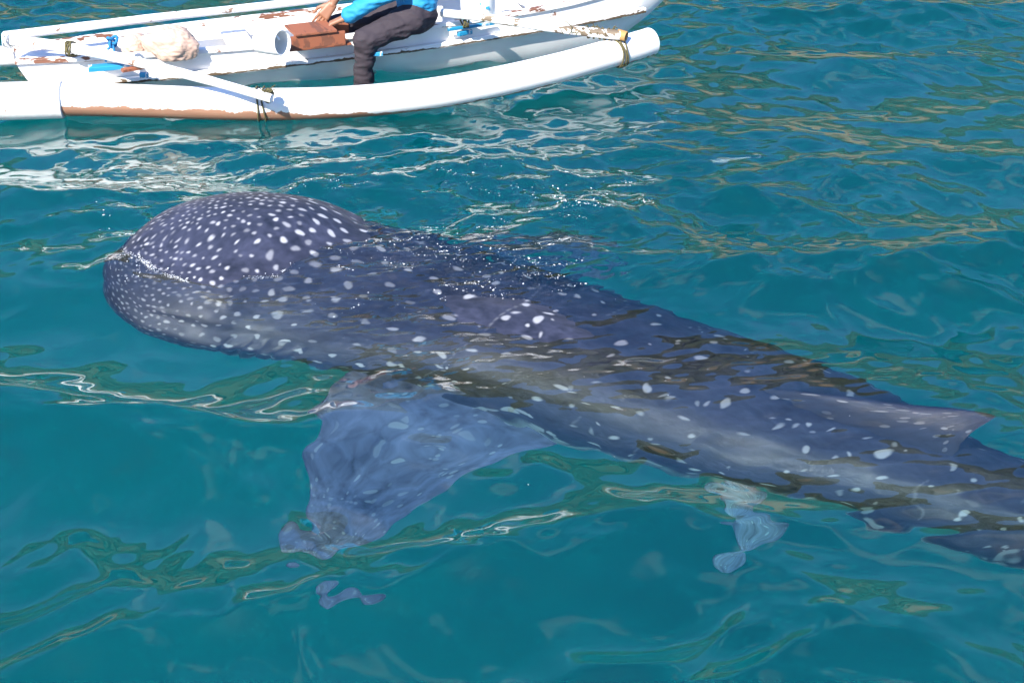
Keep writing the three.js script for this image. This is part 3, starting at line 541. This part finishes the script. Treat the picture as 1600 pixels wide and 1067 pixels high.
// ---------------------------------------------------------------- person on the boat
{
  const { MarchingCubes } = await import('three/addons/objects/MarchingCubes.js');
  const smin = (a, b, k) => { const h = clamp(0.5 + 0.5 * (b - a) / k); return lerp(b, a, h) - k * h * (1 - h); };
  const P3 = (x, y, z) => new THREE.Vector3(x, y, z);
  function cap(p, a, b, ra, rb) { const pa = p.clone().sub(a), ba = b.clone().sub(a), h = clamp(pa.dot(ba) / ba.dot(ba)); return pa.addScaledVector(ba, -h).length() - lerp(ra, rb, h); }
  const field = (bones, k) => (p) => { let d = 9; for (const [a, b, ra, rb, kk] of bones) d = smin(d, cap(p, a, b, ra, rb), kk ?? k); return d; };
  function sdf(fn, lo, hi, cell) {
    const size = Math.max(hi.x - lo.x, hi.y - lo.y, hi.z - lo.z), res = Math.ceil(size / cell) + 4, mc = new MarchingCubes(res, new THREE.MeshBasicMaterial(), false, false, 160000);
    mc.isolation = 0; const half = res / 2, sc = size / 2 / (half - 2), c = lo.clone().add(hi).multiplyScalar(0.5), p = new THREE.Vector3();
    for (let z = 0; z < res; z++) for (let y = 0; y < res; y++) for (let x = 0; x < res; x++) { p.set((x - half) * sc + c.x, (y - half) * sc + c.y, (z - half) * sc + c.z); mc.field[z * res * res + y * res + x] = (p.x < lo.x - cell || p.x > hi.x + cell || p.y < lo.y - cell || p.y > hi.y + cell || p.z < lo.z - cell || p.z > hi.z + cell) ? -1 : -fn(p); }
    mc.update();
    const n = mc.count, g = new THREE.BufferGeometry(), pos = new Float32Array(n * 3), nor = new Float32Array(n * 3);
    for (let i = 0; i < n; i++) { for (let c3 = 0; c3 < 3; c3++) pos[i * 3 + c3] = mc.positionArray[i * 3 + c3] * (half * sc) + [c.x, c.y, c.z][c3];
      const q = P3(pos[i * 3], pos[i * 3 + 1], pos[i * 3 + 2]), e = cell * 0.5, v = P3(fn(P3(q.x + e, q.y, q.z)) - fn(P3(q.x - e, q.y, q.z)), fn(P3(q.x, q.y + e, q.z)) - fn(P3(q.x, q.y - e, q.z)), fn(P3(q.x, q.y, q.z + e)) - fn(P3(q.x, q.y, q.z - e))).normalize(); nor.set([v.x, v.y, v.z], i * 3); }
    g.setAttribute('position', new THREE.BufferAttribute(pos, 3)); g.setAttribute('normal', new THREE.BufferAttribute(nor, 3)); g.setAttribute('uv', new THREE.BufferAttribute(new Float32Array(n * 2), 2)); return g;
  }
  const J = {
    pelvis: P3(-0.60, 0.42, -9.66), waist: P3(-0.60, 0.60, -9.66), chest: P3(-0.68, 0.84, -9.66), neck: P3(-0.76, 1.01, -9.66), head: P3(-0.83, 1.15, -9.66),
    hipN: P3(-0.63, 0.405, -9.57), kneeN: P3(-0.915, 0.315, -9.41), ankN: P3(-0.955, -0.10, -9.50), toeN: P3(-1.13, -0.20, -9.46),
    hipF: P3(-0.66, 0.41, -9.76), kneeF: P3(-1.10, 0.335, -9.66), ankF: P3(-1.00, 0.10, -9.95), toeF: P3(-1.18, 0.07, -9.95),
    shN: P3(-0.69, 0.95, -9.49), elN: P3(-0.74, 0.62, -9.44), wrN: P3(-1.05, 0.43, -9.48), shF: P3(-0.69, 0.95, -9.83), elF: P3(-0.99, 0.72, -9.86), wrF: P3(-1.13, 0.49, -9.58),
  };
  const bodyBones = [[J.pelvis, J.waist, 0.115, 0.105], [J.waist, J.chest, 0.105, 0.125], [J.chest, J.neck, 0.125, 0.05], [J.neck, J.head, 0.05, 0.05], [J.shN, J.shF, 0.055, 0.055],
    [J.hipN, J.kneeN, 0.085, 0.058], [J.kneeN, J.ankN, 0.055, 0.038], [J.ankN, J.toeN, 0.04, 0.025], [J.hipF, J.kneeF, 0.085, 0.058], [J.kneeF, J.ankF, 0.055, 0.038], [J.ankF, J.toeF, 0.04, 0.025],
    [J.shN, J.elN, 0.048, 0.038], [J.elN, J.wrN, 0.038, 0.026], [J.shF, J.elF, 0.048, 0.038], [J.elF, J.wrF, 0.038, 0.026]];
  const bodyGeo = sdf(field(bodyBones, 0.035), P3(-1.3, -0.3, -10.05), P3(-0.4, 1.1, -9.3), 0.014);
  // head with face
  const H = J.head, fwd = P3(-0.92, -0.38, 0.05).normalize(), up = P3(-0.36, 0.93, 0).normalize(), sd = fwd.clone().cross(up).normalize();
  const hp = (f, u, s) => H.clone().addScaledVector(fwd, f).addScaledVector(up, u).addScaledVector(sd, s);
  const headF = (p) => { let d = cap(p, hp(0, 0.06, 0), hp(-0.02, 0.06, 0), 0.088, 0.088); d = smin(d, cap(p, hp(0.03, -0.05, 0), hp(0.05, -0.055, 0), 0.055, 0.045), 0.04); d = smin(d, cap(p, hp(0.085, 0.03, 0), hp(0.105, 0.0, 0), 0.012, 0.016), 0.015);
    for (const k of [-1, 1]) { d = smin(d, cap(p, hp(-0.005, 0.04, 0.085 * k), hp(-0.01, 0.0, 0.082 * k), 0.018, 0.012), 0.008); d = Math.max(d, -(p.distanceTo(hp(0.105, 0.035, 0.033 * k)) - 0.017)); d = Math.min(d, p.distanceTo(hp(0.077, 0.033, 0.033 * k)) - 0.014); }
    d = Math.max(d, -cap(p, hp(0.102, -0.043, -0.02), hp(0.102, -0.043, 0.02), 0.006, 0.006)); return smin(d, cap(p, J.neck, hp(-0.01, -0.02, 0), 0.05, 0.05), 0.02); };
  const headGeo = sdf(headF, hp(0, 0, 0).addScalar(-0.17), hp(0, 0, 0).addScalar(0.17), 0.006);
  // hands: palm and five fingers
  function hand(w, dir, palmN, curl) {
    const d = dir.clone().normalize(), n = palmN.clone().normalize(), s = d.clone().cross(n).normalize(), b = [], at = (x, y, z) => w.clone().addScaledVector(d, x).addScaledVector(s, y).addScaledVector(n, z);
    for (const y of [-0.026, -0.009, 0.009, 0.026]) b.push([at(0, y * 0.6, 0), at(0.085, y, 0), 0.017, 0.0135, 0.012]);
    [[-0.028, 0.062], [-0.009, 0.078], [0.010, 0.072], [0.029, 0.054]].forEach(([y, l]) => { let x = 0.085, z = 0, a = 0.25; const seg = [0.45, 0.32, 0.23]; let r = 0.0095; let prev = at(x, y, z); seg.forEach((q) => { a += curl; x += l * q * Math.cos(a); z += l * q * Math.sin(a); const nx = at(x, y * 1.1, z); b.push([prev, nx, r, r * 0.9, 0.003]); prev = nx; r *= 0.92; }); });
    b.push([at(0.02, -0.03, 0.005), at(0.055, -0.056, 0.02), 0.013, 0.011, 0.008], [at(0.055, -0.056, 0.02), at(0.085, -0.058, 0.035), 0.0105, 0.0085, 0.003]);
    return sdf(field(b, 0.004), w.clone().addScalar(-0.2).max(w.clone().addScaledVector(d, 0.08).addScalar(-0.13)), w.clone().addScalar(0.2).min(w.clone().addScaledVector(d, 0.08).addScalar(0.13)), 0.004);
  }
  const handN = hand(J.wrN, P3(-0.75, -0.28, 0.10), P3(-0.25, -0.95, 0.1), 0.35), handF = hand(J.wrF, P3(-0.55, -0.65, 0.25), P3(-0.5, -0.6, -0.5), 0.3);
  const base = P3(-0.6, 0, -9.66);
  const skin = new THREE.MeshPhysicalMaterial({ color: lin(0.27, 0.125, 0.07), roughness: 0.5, clearcoat: 0.15 });
  const person = mesh('person', mergeGeometries([bodyGeo, headGeo, handN, handF]).translate(-base.x, -base.y, -base.z), skin); person.position.copy(base);
  tag(person, 'person in blue shirt and dark trousers sitting astride the boat, one leg in the water', 'person');
  const fold = (p, a) => a * (fbm(p.x * 9, p.y * 14, p.z * 9, 3) + 0.8 * Math.abs(N3(p.x * 6 + 3, p.y * 22, p.z * 7)));
  const grow = (L, r) => L.map(([a, b, x, y, k]) => [a, b, x + r, y + r, k]);
  const hem = J.kneeN.clone().lerp(J.ankN, 0.92), hemF = J.kneeF.clone().lerp(J.ankF, 0.9);
  const trF = field(grow([[J.pelvis, J.waist.clone().lerp(J.pelvis, 0.5), 0.118, 0.108], [J.hipN, J.kneeN, 0.092, 0.062], [J.kneeN, hem, 0.06, 0.05], [J.hipF, J.kneeF, 0.092, 0.062], [J.kneeF, hemF, 0.06, 0.05]], 0.012), 0.03);
  const trousers = sdf((p) => trF(p) + fold(p, 0.018), P3(-1.3, -0.25, -10.1), P3(-0.4, 0.7, -9.25), 0.009);
  const shF = field(grow([[J.waist.clone().lerp(J.pelvis, 0.55), J.waist, 0.122, 0.11], [J.waist, J.chest, 0.11, 0.13], [J.chest, J.neck.clone().lerp(J.chest, 0.4), 0.125, 0.085], [J.shN, J.shF, 0.06, 0.06], [J.shN, J.elN, 0.056, 0.05], [J.elN, J.wrN.clone().lerp(J.elN, 0.12), 0.05, 0.042], [J.shF, J.elF, 0.056, 0.05], [J.elF, J.wrF.clone().lerp(J.elF, 0.35), 0.05, 0.042]], 0.014), 0.03);
  const shirt = sdf((p) => shF(p) + fold(p, 0.02), P3(-1.2, 0.36, -10.05), P3(-0.38, 1.1, -9.3), 0.009);
  const off = (g) => g.translate(-base.x, -base.y, -base.z);
  mesh('trousers', off(trousers), std(lin(0.032, 0.024, 0.032), 0.85), person);
  mesh('shirt', off(shirt), std(lin(0.012, 0.22, 0.42), 0.75), person);
  const hair = sdf((p) => Math.max(cap(p, hp(-0.01, 0.068, 0), hp(-0.035, 0.05, 0), 0.098, 0.094) + 0.01 * fbm(p.x * 40, p.y * 40, p.z * 40, 2), p.clone().sub(hp(0.045, 0.0, 0)).dot(fwd.clone().addScaledVector(up, -0.75).normalize())), hp(0, 0, 0).addScalar(-0.18), hp(0, 0, 0).addScalar(0.2), 0.007);
  mesh('hair', off(hair), std(lin(0.012, 0.010, 0.009), 0.7), person);
}
// ---------------------------------------------------------------- splash, foam and small fish
{
  seed = 2024;
  const ball = new THREE.IcosahedronGeometry(1, 1), list = [];
  const drop = (x, y, Y, n, sx, sy, r0, r1, lift = 0) => { for (let k = 0; k < n * 0.25; k++) { const a = px(x + sx * (rnd() + rnd() + rnd() - 1.5) / 1.5, y + sy * (rnd() + rnd() + rnd() - 1.5) / 1.5, Y), p = seaPoint(a.x, a.z, 0.014), r = 0.6 * lerp(r0, r1, Math.pow(rnd(), 3)); list.push([p[0], Math.max(p[1], Y) + r * 0.4 + lift * rnd() * rnd(), p[2], r]); } };
  drop(355, 425, 0, 150, 150, 14, 0.0018, 0.007, 0.05); drop(350, 412, 0, 40, 25, 22, 0.002, 0.006, 0.12);
  drop(200, 425, 0, 120, 60, 40, 0.0018, 0.006, 0.05); drop(165, 340, 0, 24, 25, 60, 0.003, 0.009, 0.08);
  drop(650, 385, 0.01, 260, 240, 55, 0.0016, 0.006, 0.03); drop(800, 430, 0.01, 220, 120, 50, 0.0018, 0.007, 0.05);
  drop(920, 310, 0, 150, 130, 45, 0.002, 0.009, 0.03); drop(760, 270, 0, 60, 160, 40, 0.002, 0.008, 0.02); drop(560, 480, 0, 60, 110, 25, 0.0018, 0.006, 0.02);
  drop(480, 290, 0, 50, 120, 40, 0.002, 0.007, 0.03); drop(800, 700, 0, 60, 900, 330, 0.001, 0.0025);
  drop(890, 135, 0, 50, 120, 18, 0.002, 0.006); drop(555, 120, 0, 40, 70, 8, 0.003, 0.009);
  // streaks of fine foam: bubbles strung along wandering lines
  const streak = (x, z, dir, len, n, w) => { let a = dir, cx = x, cz = z; for (let k = 0; k < n; k++) { a += rr(-0.35, 0.35) * 0.5; cx += Math.cos(a) * len / n; cz += Math.sin(a) * len / n; for (let q = 0; q < 2; q++) { const X = cx + w * (rnd() + rnd() - 1), Z = cz + w * (rnd() + rnd() - 1) * 0.5, p = seaPoint(X, Z, 0.014); list.push([p[0], p[1] + 0.0005, p[2], lerp(0.0008, 0.0030, Math.pow(rnd(), 3))]); } } };
  for (const [x, y, n, sx, sy] of [[640, 380, 16, 230, 45], [790, 420, 14, 110, 45], [910, 315, 10, 110, 40], [480, 300, 4, 120, 30], [740, 280, 4, 150, 35], [200, 395, 6, 40, 40]]) for (let k = 0; k < n; k++) { const c = px(x + rr(-sx, sx), y + rr(-sy, sy), 0); streak(c.x, c.z, rr(-0.5, 0.7), rr(0.06, 0.25), 9, rr(0.02, 0.05)); }
  // the water line along the near side of the head
  for (let s = 0.04; s < 1.5; s += 0.004) { let lo = Math.PI * 0.35, hi = Math.PI; for (let k = 0; k < 18; k++) { const m = (lo + hi) / 2, p = sharkSurf(s, m), q = seaPoint(p.x, p.z, 0.014); if (p.y < q[1]) lo = m; else hi = m; } const p = sharkSurf(s, lo); if (hi > Math.PI - 0.02) continue; const dens = 1.5 * sm(-0.05, 0.35, N3(s * 9, 0.5, 3)); for (let k = 0; k < 3 * dens; k++) list.push([p.x + rr(-0.012, 0.012), p.y + rr(0, 0.008), p.z + rr(-0.006, 0.03), lerp(0.0008, 0.0028, Math.pow(rnd(), 3))]); }
  const im = new THREE.InstancedMesh(ball, std(lin(0.66, 0.68, 0.69), 0.3), list.length), M4 = new THREE.Matrix4();
  list.forEach(([x, y, z, r], k) => { M4.makeRotationY(k * 1.7).scale(new THREE.Vector3(r * (1 + 1.2 * ((k * 0.37) % 1)), r * 0.7, r * 0.9)).setPosition(x, y, z); im.setMatrixAt(k, M4); });
  im.name = 'splash_droplets'; im.userData.kind = 'stuff'; im.userData.label = 'white splash droplets and bubbles around the shark'; im.castShadow = im.receiveShadow = true; scene.add(im);
  // two small pale fish under the surface
  const fishGeo = (L) => mergeGeometries([gridGeo(24, 16, (i, j) => { const t = i / 24, a = j / 16 * Math.PI * 2, w = L * 0.10 * Math.pow(Math.sin(Math.PI * Math.pow(t, 0.7)), 0.8) + 0.002, h = w * 1.9; return [(t - 0.5) * L, Math.sin(a) * h, Math.cos(a) * w + 0.03 * L * Math.sin(t * 5), t, j / 16]; }, true),
    gridGeo(6, 6, (i, j) => { const t = i / 6, v = j / 6 - 0.5; return [L * (0.47 + t * (0.16 + 0.12 * Math.abs(v) * 2)), v * L * (0.06 + 0.36 * t), 0.03 * L * Math.sin(5 + t), t, j / 6]; }), gridGeo(6, 2, (i, j) => { const t = i / 6; return [L * (-0.1 + 0.4 * t), L * (0.17 - 0.06 * t) + j * 0.03 * L * Math.sin(Math.PI * t), 0.03 * L * Math.sin(2.5 + t), t, j / 2]; })]);
  const pale = std(lin(0.30, 0.40, 0.38), 0.6);
  const f1 = mesh('small_fish', fishGeo(0.26), pale); f1.position.copy(px(1140, 275, -0.14)); f1.rotation.set(0.9, 0.2, 0.1); tag(f1, 'small pale fish just under the surface behind the splash of the shark', 'fish', 'small fish near the boat');
  const f2 = mesh('small_fish', fishGeo(0.22), pale); f2.position.copy(px(1345, 230, -0.30)); f2.rotation.set(1.1, -0.5, 0); tag(f2, 'small greenish pale fish deeper in open water away from the boat', 'fish', 'small fish near the boat');
}
renderer.render(scene, camera);
